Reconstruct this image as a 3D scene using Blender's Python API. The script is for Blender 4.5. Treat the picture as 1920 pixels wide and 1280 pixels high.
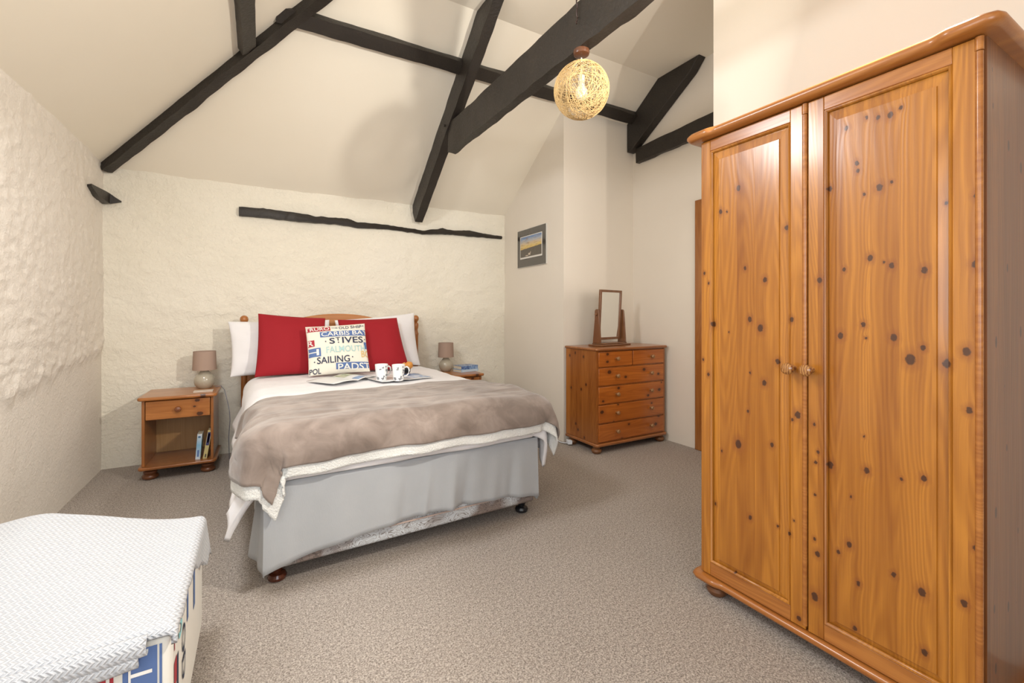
import bpy, bmesh, math, random
from mathutils import Vector, Matrix, noise
random.seed(7)
for o in list(bpy.data.objects):
    bpy.data.objects.remove(o)
SC = bpy.context.scene
COL = SC.collection
R = math.radians
PI = math.pi

# ------------------------------------------------------------------ camera, world, light, exposure
cam = bpy.data.cameras.new('camera'); camo = bpy.data.objects.new('camera', cam); COL.objects.link(camo)
camo.location = (0, 0, 1.2); camo.rotation_euler = (R(90), 0, -math.atan2(477, 835))
cam.sensor_fit = 'HORIZONTAL'; cam.sensor_width = 36; cam.lens = 835 / 1920 * 36; cam.shift_y = -51 / 1920; cam.clip_start = 0.02
SC.camera = camo
w = bpy.data.worlds.new('world'); SC.world = w; w.use_nodes = True
w.node_tree.nodes['Background'].inputs[0].default_value = (.75, .85, 1, 1)
w.node_tree.nodes['Background'].inputs[1].default_value = .3
SC.view_settings.view_transform = 'Standard'; SC.view_settings.look = 'None'
SC.view_settings.gamma = 1; SC.view_settings.use_curve_mapping = False
SC.view_settings.exposure = 0.12

def area(name, loc, to, sx, sy, power, col):
    l = bpy.data.lights.new(name, 'AREA'); l.shape = 'RECTANGLE'; l.size = sx; l.size_y = sy; l.energy = power; l.color = col
    o = bpy.data.objects.new(name, l); COL.objects.link(o); o.location = loc
    o.rotation_euler = (Vector(to) - Vector(loc)).to_track_quat('-Z', 'Y').to_euler()
    return o
# added area lights, no seen source: left, rear, roof, alcove and above the wardrobe
area('left_fill', (-0.955, 0.25, 1.62), (1.0, 0.25, 1.62), 1.0, 1.25, 14, (.96, .98, 1.0))  # added fill from the unseen part of the left wall
area('rear_fill', (0.1, -0.90, 1.50), (0.1, 3.0, 1.50), 1.4, 1.1, 20, (.86, .93, 1.0))  # added fill from behind the camera
area('hip_slope_light', (-0.455, 2.05, 2.62), (0.116, 2.05, 1.799), .45, .45, 30, (.98, .985, 1.0))  # placed after the direction of the bed's shadow; the roof opening is added
area('wardrobe_top_fill', (1.75, 0.50, 2.20), (0.85, 1.10, 2.36), .10, .10, 58, (1.0, .94, .84))  # added light without a fixture, throws the truss shadow on the ceiling
area('alcove_fill', (2.88, 1.67, 1.45), (2.85, 3.4, 1.2), .75, .9, 8, (1.0, .92, .80))  # added warm fill to brighten the alcove, hidden behind the partition

# ------------------------------------------------------------------ node helpers
class NT:
    def __init__(s, name):
        s.m = bpy.data.materials.new(name); s.m.use_nodes = True; s.t = s.m.node_tree
        s.b = s.t.nodes['Principled BSDF']; s.c = s.new('ShaderNodeTexCoord')
    def new(s, typ, **kw):
        n = s.t.nodes.new(typ)
        for k, v in kw.items():
            setattr(n, k, v)
        return n
    def set(s, sock, v):
        if hasattr(v, 'is_linked') or isinstance(v, bpy.types.NodeSocket):
            s.t.links.new(v, sock)
        else:
            sock.default_value = v
    def math(s, op, a, b=0.0, c=None):
        n = s.new('ShaderNodeMath', operation=op); s.set(n.inputs[0], a); s.set(n.inputs[1], b)
        if c is not None: s.set(n.inputs[2], c)
        return n.outputs[0]
    def vmath(s, op, a, b=None):
        n = s.new('ShaderNodeVectorMath', operation=op); s.set(n.inputs[0], a)
        if b is not None: s.set(n.inputs[1], b)
        return n.outputs['Value'] if op in ('LENGTH', 'DISTANCE', 'DOT_PRODUCT') else n.outputs[0]
    def sep(s, v):
        n = s.new('ShaderNodeSeparateXYZ'); s.set(n.inputs[0], v); return n.outputs
    def comb(s, x, y, z):
        n = s.new('ShaderNodeCombineXYZ'); s.set(n.inputs[0], x); s.set(n.inputs[1], y); s.set(n.inputs[2], z); return n.outputs[0]
    def noise(s, v, scale, detail=3, rough=.5, dist=0):
        n = s.new('ShaderNodeTexNoise'); s.set(n.inputs['Vector'], v); n.inputs['Scale'].default_value = scale
        n.inputs['Detail'].default_value = detail; n.inputs['Roughness'].default_value = rough; n.inputs['Distortion'].default_value = dist
        return n.outputs[0]
    def ramp(s, f, stops):
        n = s.new('ShaderNodeValToRGB'); s.set(n.inputs[0], f); e = n.color_ramp.elements
        while len(e) < len(stops): e.new(.5)
        for q, (p, c) in zip(e, stops):
            q.position = p; q.color = (c[0], c[1], c[2], 1) if hasattr(c, '__len__') else (c, c, c, 1)
        return n.outputs[0]
    def mix(s, f, a, b, mode='MIX'):
        n = s.new('ShaderNodeMix', data_type='RGBA', blend_type=mode); s.set(n.inputs[0], f)
        for sock, v in ((n.inputs[6], a), (n.inputs[7], b)):
            if isinstance(v, tuple) and len(v) == 3: v = (*v, 1)
            s.set(sock, v)
        return n.outputs[2]
    def out(s, col=None, rough=.6, bump=None, bstr=.3, bdist=.01, **kw):
        if col is not None:
            if isinstance(col, tuple) and len(col) == 3: col = (*col, 1)
            s.set(s.b.inputs['Base Color'], col)
        s.set(s.b.inputs['Roughness'], rough)
        for k, v in kw.items(): s.set(s.b.inputs[k.replace('_', ' ')], v)
        if bump is not None:
            n = s.new('ShaderNodeBump'); n.inputs['Strength'].default_value = bstr; n.inputs['Distance'].default_value = bdist
            s.set(n.inputs['Height'], bump); s.t.links.new(n.outputs[0], s.b.inputs['Normal'])
        return s.m
def plain(name, col, rough=.6, **kw): return NT(name).out(col, rough, **kw)
def srgb(r, g, b):
    f = lambda c: ((c / 255 + .055) / 1.055) ** 2.4 if c > 10 else c / 255 / 12.92
    return (f(r), f(g), f(b))

def pine(name, axes, root=(0, 0, 0), light=(.52, .208, .026), dark=(.265, .082, .008), knots=(), stave=.075, krad=.0085, rand=True, gloss=.24):
    """axes: which of xyz runs across, along, through the grain"""
    t = NT(name); p = t.sep(t.vmath('ADD', t.c.outputs['Object'], tuple(root)))
    ix = {'x': 0, 'y': 1, 'z': 2}
    ac, al, th = (p[ix[a]] for a in axes)
    if stave:
        sid = t.math('FLOOR', t.math('DIVIDE', t.math('ADD', ac, 3.013), stave))
        wn = t.new('ShaderNodeTexWhiteNoise', noise_dimensions='1D'); t.set(wn.inputs['W'], sid); rnd = wn.outputs['Value']
    else:
        rnd = .5
    al2 = t.math('ADD', al, t.math('MULTIPLY', rnd, 7.3))
    kd = None
    wob = t.noise(t.comb(t.math('MULTIPLY', ac, 130.0), t.math('MULTIPLY', al, 90.0), 0.0), 1, 2)
    pk = t.comb(t.math('ADD', ac, t.math('MULTIPLY_ADD', wob, .010, -.005)), al, 0.0)
    for (ka, kl, ks) in knots:
        d = t.vmath('LENGTH', t.vmath('MULTIPLY', t.vmath('SUBTRACT', pk, (ka, kl, 0)), (1 / (krad * ks), .72 / (krad * ks), 0)))
        kd = d if kd is None else t.math('MINIMUM', kd, d)
    if not knots and rand:
        v = t.new('ShaderNodeTexVoronoi', voronoi_dimensions='2D'); t.set(v.inputs['Vector'], t.comb(t.math('MULTIPLY', ac, 9.0), t.math('MULTIPLY', al, 4.5), 0.0))
        v.inputs['Scale'].default_value = 1
        kd = t.math('DIVIDE', v.outputs['Distance'], t.math('MULTIPLY', t.math('MAXIMUM', t.math('SUBTRACT', t.sep(v.outputs['Color'])[0], .45), .0001), .17))
    if kd is None: kd = t.math('ADD', 9.0, 0.0)
    bend = t.math('MULTIPLY', t.math('POWER', 2.718, t.math('MULTIPLY', kd, -.45)), .012)
    ac2 = t.math('ADD', ac, bend)
    cath = t.noise(t.comb(t.math('MULTIPLY', ac2, 7.0), t.math('MULTIPLY', al2, .55), t.math('MULTIPLY', th, 2.0)), 1, 1.5, .4)
    lines = t.math('MULTIPLY_ADD', t.math('SINE', t.math('MULTIPLY', cath, 150.0)), .5, .5)
    fine = t.noise(t.comb(t.math('MULTIPLY', ac2, 210.0), t.math('MULTIPLY', al2, 3.0), t.math('MULTIPLY', th, 210.0)), 1, 3, .6)
    broad = t.noise(t.comb(t.math('MULTIPLY', ac2, 22.0), t.math('MULTIPLY', al2, .9), t.math('MULTIPLY', th, 6.0)), 1, 3, .5)
    g = t.math('ADD', t.math('MULTIPLY', lines, .16), t.math('ADD', t.math('MULTIPLY', fine, .42), t.math('MULTIPLY', broad, .75)))
    g = t.math('ADD', g, t.math('MULTIPLY_ADD', rnd, .34, -.17))
    col = t.ramp(g, [(.38, light), (.62, tuple((a + b) / 2 for a, b in zip(light, dark))), (.98, dark)])
    halo = t.ramp(t.math('DIVIDE', kd, 6.0), [(.0, 1.0), (.20, .75), (.42, 0.0)])
    col = t.mix(t.math('MULTIPLY', halo, .55), col, (.22, .058, .013))
    core = t.ramp(kd, [(.72, 1.0), (1.0, 0.0)])
    col = t.mix(t.math('MULTIPLY', core, .9), col, (.050, .017, .008))
    return t.out(col, t.math('MULTIPLY_ADD', fine, .12, gloss), t.math('ADD', fine, lines), .06, .002, Coat_Weight=.35, Coat_Roughness=.16)

def rough_plaster(name, col, col2, s=1.0, st=.5):
    t = NT(name); v = t.c.outputs['Object']
    n1 = t.noise(v, 34 * s, 6, .62, .6); n2 = t.noise(v, 7, 3, .5, .4); n3 = t.noise(v, 1.3, 2)
    c = t.mix(t.ramp(n3, [(.35, 0.0), (.7, 1.0)]), col, col2)
    return t.out(c, .85, t.math('ADD', n1, t.math('MULTIPLY', n2, 1.2)), st, .018)
def smooth_plaster(name, col, col2):
    t = NT(name); v = t.c.outputs['Object']
    c = t.mix(t.ramp(t.noise(v, 1.1, 3), [(.35, 0.0), (.68, 1.0)]), col, col2)
    return t.out(c, .7, t.noise(v, 6, 5, .55), .06, .02)

M = {}
M['plaster_back'] = rough_plaster('plaster_back', (.87, .825, .72), (.84, .79, .67), 1.0, .65)
M['plaster_left'] = rough_plaster('plaster_left', (.84, .785, .71), (.80, .74, .66), 1.4, .45)
M['ceiling'] = smooth_plaster('ceiling_paint', (.86, .80, .685), (.84, .775, .655))
M['wall'] = smooth_plaster('wall_paint', (.80, .735, .645), (.77, .705, .615))
def beam_mat():
    t = NT('black_beam'); v = t.c.outputs['Object']
    n = t.noise(v, 60, 5, .65); n2 = t.noise(v, 6, 3)
    return t.out(t.mix(n2, (.012, .009, .007), (.030, .023, .017)), t.math('MULTIPLY_ADD', n, .3, .33), n, .5, .008)
M['beam'] = beam_mat()
def carpet_mat():
    t = NT('carpet'); v = t.c.outputs['Object']
    n = t.noise(v, 170, 2, .8); n2 = t.noise(v, 70, 4, .8); n3 = t.noise(v, 2.2, 3)
    f = t.math('ADD', t.math('MULTIPLY', n, .65), t.math('MULTIPLY', n2, .35))
    c = t.ramp(f, [(.36, (.15, .125, .107)), (.48, (.37, .32, .28)), (.60, (.67, .605, .545))])
    c = t.mix(t.math('MULTIPLY', t.ramp(n3, [(.35, 0.0), (.65, 1.0)]), .12), c, (.26, .20, .15))
    return t.out(c, .95, f, .9, .012)
M['carpet'] = carpet_mat()

# ------------------------------------------------------------------ mesh helpers
class MB:
    def __init__(s): s.v = []; s.f = []
    def add(s, vs, fs):
        o = len(s.v); s.v += [tuple(q) for q in vs]; s.f += [tuple(i + o for i in q) for q in fs]; return s
    def box(s, x0, y0, z0, x1, y1, z1):
        return s.add([(x0, y0, z0), (x1, y0, z0), (x1, y1, z0), (x0, y1, z0), (x0, y0, z1), (x1, y0, z1), (x1, y1, z1), (x0, y1, z1)],
                     [(0, 3, 2, 1), (4, 5, 6, 7), (0, 1, 5, 4), (1, 2, 6, 5), (2, 3, 7, 6), (3, 0, 4, 7)])
    def prism(s, poly, off):
        """polygon of 3d points extruded by vector"""
        n = len(poly); off = Vector(off); a = [Vector(p) for p in poly]
        return s.add(a + [p + off for p in a], [tuple(range(n))[::-1], tuple(range(n, 2 * n))] + [(i, (i + 1) % n, n + (i + 1) % n, n + i) for i in range(n)])
    def lathe(s, prof, c=(0, 0, 0), axis='z', n=28):
        vs = []; c = Vector(c)
        for (r, h) in prof:
            for i in range(n):
                a = 2 * PI * i / n; x, y = r * math.cos(a), r * math.sin(a)
                p = {'z': (x, y, h), 'y': (x, h, y), 'x': (h, x, y)}[axis]
                vs.append(c + Vector(p))
        fs = [(j * n + i, j * n + (i + 1) % n, (j + 1) * n + (i + 1) % n, (j + 1) * n + i) for j in range(len(prof) - 1) for i in range(n)]
        fs += [tuple(range(n))[::-1], tuple((len(prof) - 1) * n + i for i in range(n))]
        return s.add(vs, fs)
    def tube(s, pts, r, n=8, closed=False):
        pts = [Vector(p) for p in pts]; m = len(pts); vs = []; fs = []
        up = Vector((.31, .17, .93))
        for i, p in enumerate(pts):
            d = (pts[(i + 1) % m] - pts[i - 1]) if closed else (pts[min(i + 1, m - 1)] - pts[max(i - 1, 0)])
            d.normalize(); a = d.cross(up)
            if a.length < .05: a = d.cross(Vector((1, 0, 0)))
            a.normalize(); b = d.cross(a); rr = r[i] if hasattr(r, '__len__') else r
            vs += [p + (a * math.cos(2 * PI * k / n) + b * math.sin(2 * PI * k / n)) * rr for k in range(n)]
        for i in range(m if closed else m - 1):
            j = (i + 1) % m
            fs += [(i * n + k, i * n + (k + 1) % n, j * n + (k + 1) % n, j * n + k) for k in range(n)]
        if not closed: fs += [tuple(range(n))[::-1], tuple((m - 1) * n + k for k in range(n))]
        return s.add(vs, fs)
    def grid(s, fn, nu, nv, flip=False):
        vs = [fn(i / nu, j / nv) for j in range(nv + 1) for i in range(nu + 1)]
        fs = [(j * (nu + 1) + i, j * (nu + 1) + i + 1, (j + 1) * (nu + 1) + i + 1, (j + 1) * (nu + 1) + i) for j in range(nv) for i in range(nu)]
        return s.add(vs, [q[::-1] for q in fs] if flip else fs)

def link(name, me, mat, parent=None, root=None, smooth=35):
    if mat is not None: me.materials.append(mat)
    me.polygons.foreach_set('use_smooth', [True] * len(me.polygons))
    if smooth: me.set_sharp_from_angle(angle=R(smooth))
    o = bpy.data.objects.new(name, me); COL.objects.link(o)
    if parent is not None: o.parent = parent
    return o
def part(name, mb, mat, parent=None, bevel=0, seg=2, local=False, smooth=35, fix=True, solid=0):
    """mesh given in world metres (or in the parent's own frame with local=True) -> one object"""
    me = bpy.data.meshes.new(name); me.from_pydata(mb.v, [], mb.f)
    if fix:
        bm = bmesh.new(); bm.from_mesh(me); bmesh.ops.recalc_face_normals(bm, faces=bm.faces); bm.to_mesh(me); bm.free()
    o = None
    if parent is not None and not local:
        rt = parent
        off = Vector((0, 0, 0))
        while rt is not None:
            off += rt.location; rt = rt.parent
        me.transform(Matrix.Translation(-off))
    o = link(name, me, mat, parent, smooth=smooth)
    if solid:
        q = o.modifiers.new('thickness', 'SOLIDIFY'); q.thickness = solid; q.offset = -1
    if bevel:
        q = o.modifiers.new('bevel', 'BEVEL'); q.width = bevel; q.segments = seg; q.limit_method = 'ANGLE'; q.angle_limit = R(40)
    return o
def tag(o, label, cat, group=None):
    o['label'] = label; o['category'] = cat
    if group: o['group'] = group
    return o
def thing(name, loc, label, cat, rz=0, group=None):
    o = bpy.data.objects.new(name, None); COL.objects.link(o); o.location = loc; o.rotation_euler = (0, 0, rz); o.empty_display_size = .1
    return tag(o, label, cat, group)
def solo(name, mb, mat, label, cat, group=None, **kw): return tag(part(name, mb, mat, **kw), label, cat, group)
def struct(name, mb, mat, **kw):
    o = part(name, mb, mat, **kw); o['kind'] = 'structure'; return o
def copy_tree(o, parent=None):
    c = o.copy(); COL.objects.link(c); c.parent = parent
    for ch in list(o.children): copy_tree(ch, c)
    return c
def fbm(x, y, z, oct=4):
    return noise.fractal(Vector((x, y, z)), 1.0, 2.0, oct)

# ------------------------------------------------------------------ room shell
XL, XP, XR, XD = -1.05, 2.503, 3.395, 2.25          # left wall, picture wall, alcove wall, partition behind wardrobe
YB, YC, YF, YD = 4.56, 3.40, -1.0, 1.63             # headboard wall, alcove back wall, wall behind camera, partition end
ZE, ZF, SL = 2.345, 3.44, .695
RUN = (ZF - ZE) / SL
YT, XT, YT2 = YB - RUN, XL + RUN, YF + RUN
struct('floor', MB().box(XL - .1, YF - .1, -.06, XR + .1, YB + .1, 0), M['carpet'])
def slab(name, poly, n):
    struct(name, MB().prism(poly, Vector(n) * .08), M['ceiling'])
slab('ceiling_slope', [(XL - .1, YB + .1, ZE - .0695), (XR + .1, YB + .1, ZE - .0695), (XR + .1, YT, ZF), (XT, YT, ZF)], (0, .571, .821))
slab('ceiling_hip', [(XL - .1, YB + .1, ZE - .0695), (XT, YT, ZF), (XT, YT2, ZF), (XL - .1, YF - .1, ZE - .0695)], (-.571, 0, .821))
slab('ceiling_rear', [(XL - .1, YF - .1, ZE - .0695), (XT, YT2, ZF), (XR + .1, YT2, ZF), (XR + .1, YF - .1, ZE - .0695)], (0, -.571, .821))
slab('ceiling_flat', [(XT, YT, ZF), (XR + .1, YT, ZF), (XR + .1, YT2, ZF), (XT, YT2, ZF)], (0, 0, 1))

def back_wall():
    nx, nz = 240, 150; x0, x1, z1 = XL - .03, XP + .02, ZE + .03
    def f(u, v):
        x, z = x0 + (x1 - x0) * u, z1 * v
        d = .022 * fbm(x * 1.3, z * 1.6, 3.1, 3) + .006 * fbm(x * 9, z * 13, 1.7, 5)
        d += .008 * max(0, fbm(x * 5, z * 14, 8.7, 3) - .1)
        k = min(1, max(.25, (z - .25) / .9))
        return (x, YB - d * k, z)
    struct('wall_back', MB().grid(f, nx, nz), M['plaster_back'], fix=False, smooth=0)
back_wall()
def left_wall():
    nu, nv = 420, 240
    def f(u, v):
        y, z = YF - .02 + (YB + .05 - YF) * u, (ZE + .05) * v
        edge = .80 + .13 * max(0, (y - 3.3) / 1.25) ** 1.3 + .07 * fbm(y * 6, 2.0, 1.0, 3)
        k = 1 / (1 + math.exp(-(z - edge) / .012))
        lip = math.exp(-((z - edge - .05) / .05) ** 2)
        d = .012 * fbm(y * 1.2, z * 1.4, 9.1, 3) * (.5 + .5 * k)
        d += k * (.010 + .0050 * fbm(y * 12, z * 19, 4.2, 5) + .006 * max(0, fbm(y * 15, z * 27, 6.6, 4))) + lip * .006 * (1 + fbm(y * 14, z * 18, 2.2, 3))
        return (XL + d + .03 * max(0, 1 - z / .5) ** 2 * 0 , y, z)
    struct('wall_left', MB().grid(f, nu, nv), M['plaster_left'], fix=False, smooth=0)
left_wall()
zs = lambda y: ZE + SL * (YB - y)
struct('wall_right', MB().prism([(XP, YB + .1, 0), (XP, YC, 0), (XP, YC, zs(YC) + .03), (XP, YB + .1, zs(YB) - .04)], (.10, 0, 0)), M['wall'])
struct('wall_alcove', MB().box(XP + .1, YC, 0, XR + .1, YC + .1, zs(YC) + .03), M['wall'])
struct('wall_door_side', MB().prism([(XR, YC, 0), (XR, YF - .1, 0), (XR, YF - .1, ZE), (XR, YT2, ZF + .04), (XR, YT, ZF + .04), (XR, YC, zs(YC) + .04)], (.1, 0, 0)), M['wall'])
struct('wall_partition', MB().prism([(XD, YD, 0), (XD, YF, 0), (XD, YF, ZE + .03), (XD, YT2, ZF + .03), (XD, YD, ZF + .03)], (.1, 0, 0)), M['wall'])
struct('wall_return', MB().box(XD + .1, YD - .1, 0, XR, YD, ZF + .03), M['wall'])
struct('wall_front', MB().box(XL - .1, YF - .1, 0, XR + .1, YF, ZE + .02), M['wall'])

# added windows, all out of view, dressing the area lights; no light passes through
def added_window(name, c, ux, uy, w_, h_):
    """c: centre on the wall, ux/uy: unit vectors in its plane; frame with one glazing bar each way and a pane behind"""
    c, ux, uy = Vector(c), Vector(ux), Vector(uy); n = ux.cross(uy)
    white = bpy.data.materials.get('frame_white') or plain('frame_white', (.80, .80, .78), .4)
    sky = bpy.data.materials.get('pane_blue') or plain('pane_blue', (.7, .8, .95), .05)
    def bar(a0, b0, a1, b1, d0=0, d1=.05): return MB().prism([c + ux * a + uy * b + n * d0 for a, b in ((a0, b0), (a1, b0), (a1, b1), (a0, b1))], n * (d1 - d0))
    x, y, f = w_ / 2, h_ / 2, .05
    o = struct(name, bar(-x, -y, x, y, 0, .006), sky)
    for r_ in ((-x - f, -y - f, -x, y + f), (x, -y - f, x + f, y + f), (-x, -y - f, x, -y), (-x, y, x, y + f), (-.015, -y, .015, y)):
        part('added_frame', bar(*r_), white, o)
added_window('added_window_1', (XL + .03, .25, 1.62), (0, 1, 0), (0, 0, 1), 1.25, 1.0)
added_window('added_window_2', (.1, YF, 1.5), (-1, 0, 0), (0, 0, 1), 1.4, 1.1)
added_window('added_window_3', (-.52, 2.05, ZE + SL * (-.52 - XL)), (0, -1, 0), (.821, 0, .571), .5, .5)
added_window('added_window_4', (2.88, YD, 1.45), (-1, 0, 0), (0, 0, 1), .75, .9)

# pine door and architrave in the alcove wall, half hidden by the wardrobe
DK = (.30, .105, .022)
def door():
    m = pine('door_pine', 'yzx', light=(.46, .19, .045), dark=(.27, .09, .018))
    d = struct('door_1', MB().box(XR - .012, 1.78, .01, XR + .02, 2.545, 2.10), m, bevel=.003)
    a = MB().box(XR - .022, 2.55, 0, XR, 2.632, 2.21)
    part('architrave', a, m, d, bevel=.006)
    part('architrave', MB().box(XR - .022, 1.70, 0, XR, 1.775, 2.21), m, d, bevel=.006)
    part('door_head', MB().box(XR - .022, 1.776, 2.12, XR, 2.549, 2.21), m, d, bevel=.006)
    for (y0, y1, z0, z1) in ((1.88, 2.12, .2, .95), (2.20, 2.44, .2, .95), (1.88, 2.12, 1.1, 1.98), (2.20, 2.44, 1.1, 1.98)):
        part('door_panel', MB().box(XR - .02, y0, z0, XR - .008, y1, z1), m, d, bevel=.008)
    part('handle', MB().lathe([(0, 0), (.022, 0), (.025, -.03), (.012, -.04), (.0, -.042)], (XR - .012, 1.83, 1.02), 'x'), plain('brass', (.6, .42, .16), .3, Metallic=1.0), d)
door()

# ------------------------------------------------------------------ black roof timbers
def beam(p0, p1, side, w, down, h, n=40, jit=.006, seed=0):
    p0, p1, side, down = Vector(p0), Vector(p1), Vector(side).normalized(), Vector(down).normalized()
    mb = MB(); ring = []; L = (p1 - p0).length
    for i in range(n + 1):
        p = p0.lerp(p1, i / n)
        for k, (a, b) in enumerate(((-.5, 0), (.5, 0), (.5, .5), (.5, 1), (0, 1), (-.5, 1), (-.5, .5))):
            s = i / n * L
            j1 = fbm(s * 5, k * 9.7 + seed, 1.1, 4) * jit; j2 = fbm(s * 5, k * 9.7 + seed, 5.3, 4) * jit
            mb.v.append(tuple(p + side * (a * w + j1) + down * (b * h + (j2 if b else 0))))
    m = 7
    for i in range(n):
        for k in range(m):
            mb.f.append((i * m + k, i * m + (k + 1) % m, (i + 1) * m + (k + 1) % m, (i + 1) * m + k))
    mb.f += [tuple(range(m))[::-1], tuple(n * m + k for k in range(m))]
    return mb
NIN = (0, -.571, -.821)
tr = thing('roof_truss', (1.45, 3.4, 2.6), 'black roof truss above the bed, rafter and long collar beam carrying the globe lamp', 'roof truss')
part('principal_rafter', beam((1.45, 4.60, zs(4.60)), (1.45, 2.80, zs(2.80)), (1, 0, 0), .08, NIN, .20, 60, .005, 3), M['beam'], tr)
part('collar_beam', beam((1.457, 3.60, 2.832), (1.527, -.30, 2.832), (1, 0, 0), .068, (0, 0, -1), .240, 90, .008, 11), M['beam'], tr)
part('peg', MB().lathe([(0, 0), (.011, 0), (.011, -.012), (0, -.012)], (1.408, 3.63, 2.83), 'x', 10), M['beam'], tr)
part('nail_cord', MB().tube([(1.44 + .004 * math.sin(i * 1.3), 1.84 + .003 * math.cos(i * 1.9), 2.86 - i * .011) for i in range(15)], .004, 6), plain('brown_flex', (.05, .025, .02), .5), tr)
solo('purlin', beam((XT - .42, 3.319, zs(3.319)), (3.37, 3.319, zs(3.319)), (0, -.821, .571), .10, NIN, .062, 90, .005, 21), M['beam'], 'long black purlin running across the sloping ceiling parallel to the headboard wall', 'beam')
solo('hip_rafter', beam((XL + .02, YB - .02, ZE + .01), (XT + .1, YT - .1, ZF + .06), (.5, .5, 0), .072, (.36, -.36, -.86), .072, 70, .007, 31), M['beam'], 'black diagonal hip beam climbing from the left corner of the room to the ceiling', 'beam')
hp = XL + (3.02 - ZE) / SL
solo('purlin', beam((hp, 3.52, 3.02), (hp, .6, 3.02), (.821, 0, .571), .09, (.571, 0, -.821), .055, 50, .005, 41), M['beam'], 'short black purlin at the top left meeting the diagonal hip beam', 'beam')
ht = thing('wall_truss', (3.35, 3.0, 2.7), 'black half truss set against the alcove wall beside the wardrobe', 'roof truss')
part('principal_rafter', MB().prism([(3.30, 3.392, 3.15), (3.30, 2.985, ZF), (3.30, 2.53, ZF), (3.30, 2.62, 3.34), (3.30, 3.345, 2.862), (3.30, 3.392, 2.862)], (.09, 0, 0)), M['beam'], ht, bevel=.006)
part('collar_beam', beam((3.365, 3.31, 2.885), (3.365, 1.66, 2.93), (1, 0, 0), .05, (0, 0, -1), .15, 40, .008, 51), M['beam'], ht)

STRIP = [(-0.141, 2.056, 2.133), (0.07, 2.059, 2.139), (0.285, 2.056, 2.133), (0.472, 2.057, 2.117), (0.649, 2.062, 2.121), (0.75, 2.057, 2.126), (0.854, 2.045, 2.1), (1.113, 2.059, 2.104), (1.248, 2.056, 2.094), (1.411, 2.048, 2.087), (1.507, 2.042, 2.08), (1.729, 2.064, 2.124), (1.858, 2.069, 2.112), (2.043, 2.065, 2.13), (2.208, 2.069, 2.112), (2.451, 2.07, 2.101)]
def strip(rows, yf, sub=8):
    mb = MB(); pts = []
    for (a, b) in zip(rows[:-1], rows[1:]):
        for k in range(sub):
            q = k / sub; pts.append([a[i] + (b[i] - a[i]) * q for i in range(3)])
    pts.append(list(rows[-1])); n = len(pts)
    for i, (x, z0, z1) in enumerate(pts):
        j = .006 * fbm(x * 16, 1, 1, 3); k = .006 * fbm(x * 16, 7, 3, 3)
        z0 += j; z1 += k; y = yf + .008 * fbm(x * 9, 3, 3, 3)
        mb.v += [(x, y, z0), (x, y - .012, (z0 + z1) / 2), (x, y, z1), (x, YB + .05, z1), (x, YB + .05, z0)]
    for i in range(n - 1):
        for k in range(5): mb.f.append((i * 5 + k, i * 5 + (k + 1) % 5, (i + 1) * 5 + (k + 1) % 5, (i + 1) * 5 + k))
    mb.f += [tuple(range(5)), tuple((n - 1) * 5 + k for k in range(5))]
    return mb
solo('wall_plate', strip(STRIP, 4.527), M['beam'], 'long uneven black timber showing in the rough plaster above the headboard', 'beam')
stub = MB()
for (x, y, z0, z1) in ((-1.008, 4.16, 2.098, 2.112), (-1.000, 4.28, 2.058, 2.118), (-.992, 4.40, 2.052, 2.125), (-.985, 4.50, 2.050, 2.128), (-.975, 4.502, 2.050, 2.120), (-.950, 4.505, 2.058, 2.100), (-.918, 4.51, 2.068, 2.078)):
    stub.v += [(x, y, z0), (x, y, z1), (-1.08, y + .07, z1), (-1.08, y + .07, z0)]
for i in range(6):
    for k in range(4): stub.f.append((i * 4 + k, i * 4 + (k + 1) % 4, i * 4 + 4 + (k + 1) % 4, i * 4 + 4 + k))
stub.f += [(0, 1, 2, 3), (24, 25, 26, 27)]
solo('wall_plate', stub, M['beam'], 'short black timber stub in the left corner under the hip beam', 'beam')

# ------------------------------------------------------------------ wardrobe
KL = [(1.105, 1.708, 1.2), (1.185, 1.629, 1), (1.156, 1.623, 0.5), (0.921, 1.518, 0.9), (1.077, 1.383, 0.8), (0.998, 1.332, 1), (1.261, 1.377, 0.7), (1.24, 1.333, 0.6), (1.22, 1.158, 1.1), (1.058, 1.18, 1.1), (1.015, 1.147, 1.4), (0.898, 1.181, 0.9), (1.147, 1.127, 0.4), (1.267, 1.004, 0.6), (1.242, 0.942, 0.8), (0.95, 1.024, 1), (1.0, 0.938, 1.1), (1.056, 0.97, 0.5), (1.065, 0.817, 0.6), (0.877, 0.84, 1.3), (0.896, 0.819, 0.6), (1.106, 0.677, 1.7), (0.971, 0.708, 0.9), (1.179, 0.63, 0.6), (1.056, 0.401, 0.9), (0.949, 0.411, 0.5), (0.906, 0.403, 0.7), (1.214, 0.395, 0.7), (0.89, 0.456, 0.4), (1.12, 0.154, 0.5), (0.873, 0.113, 0.9)]
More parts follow.
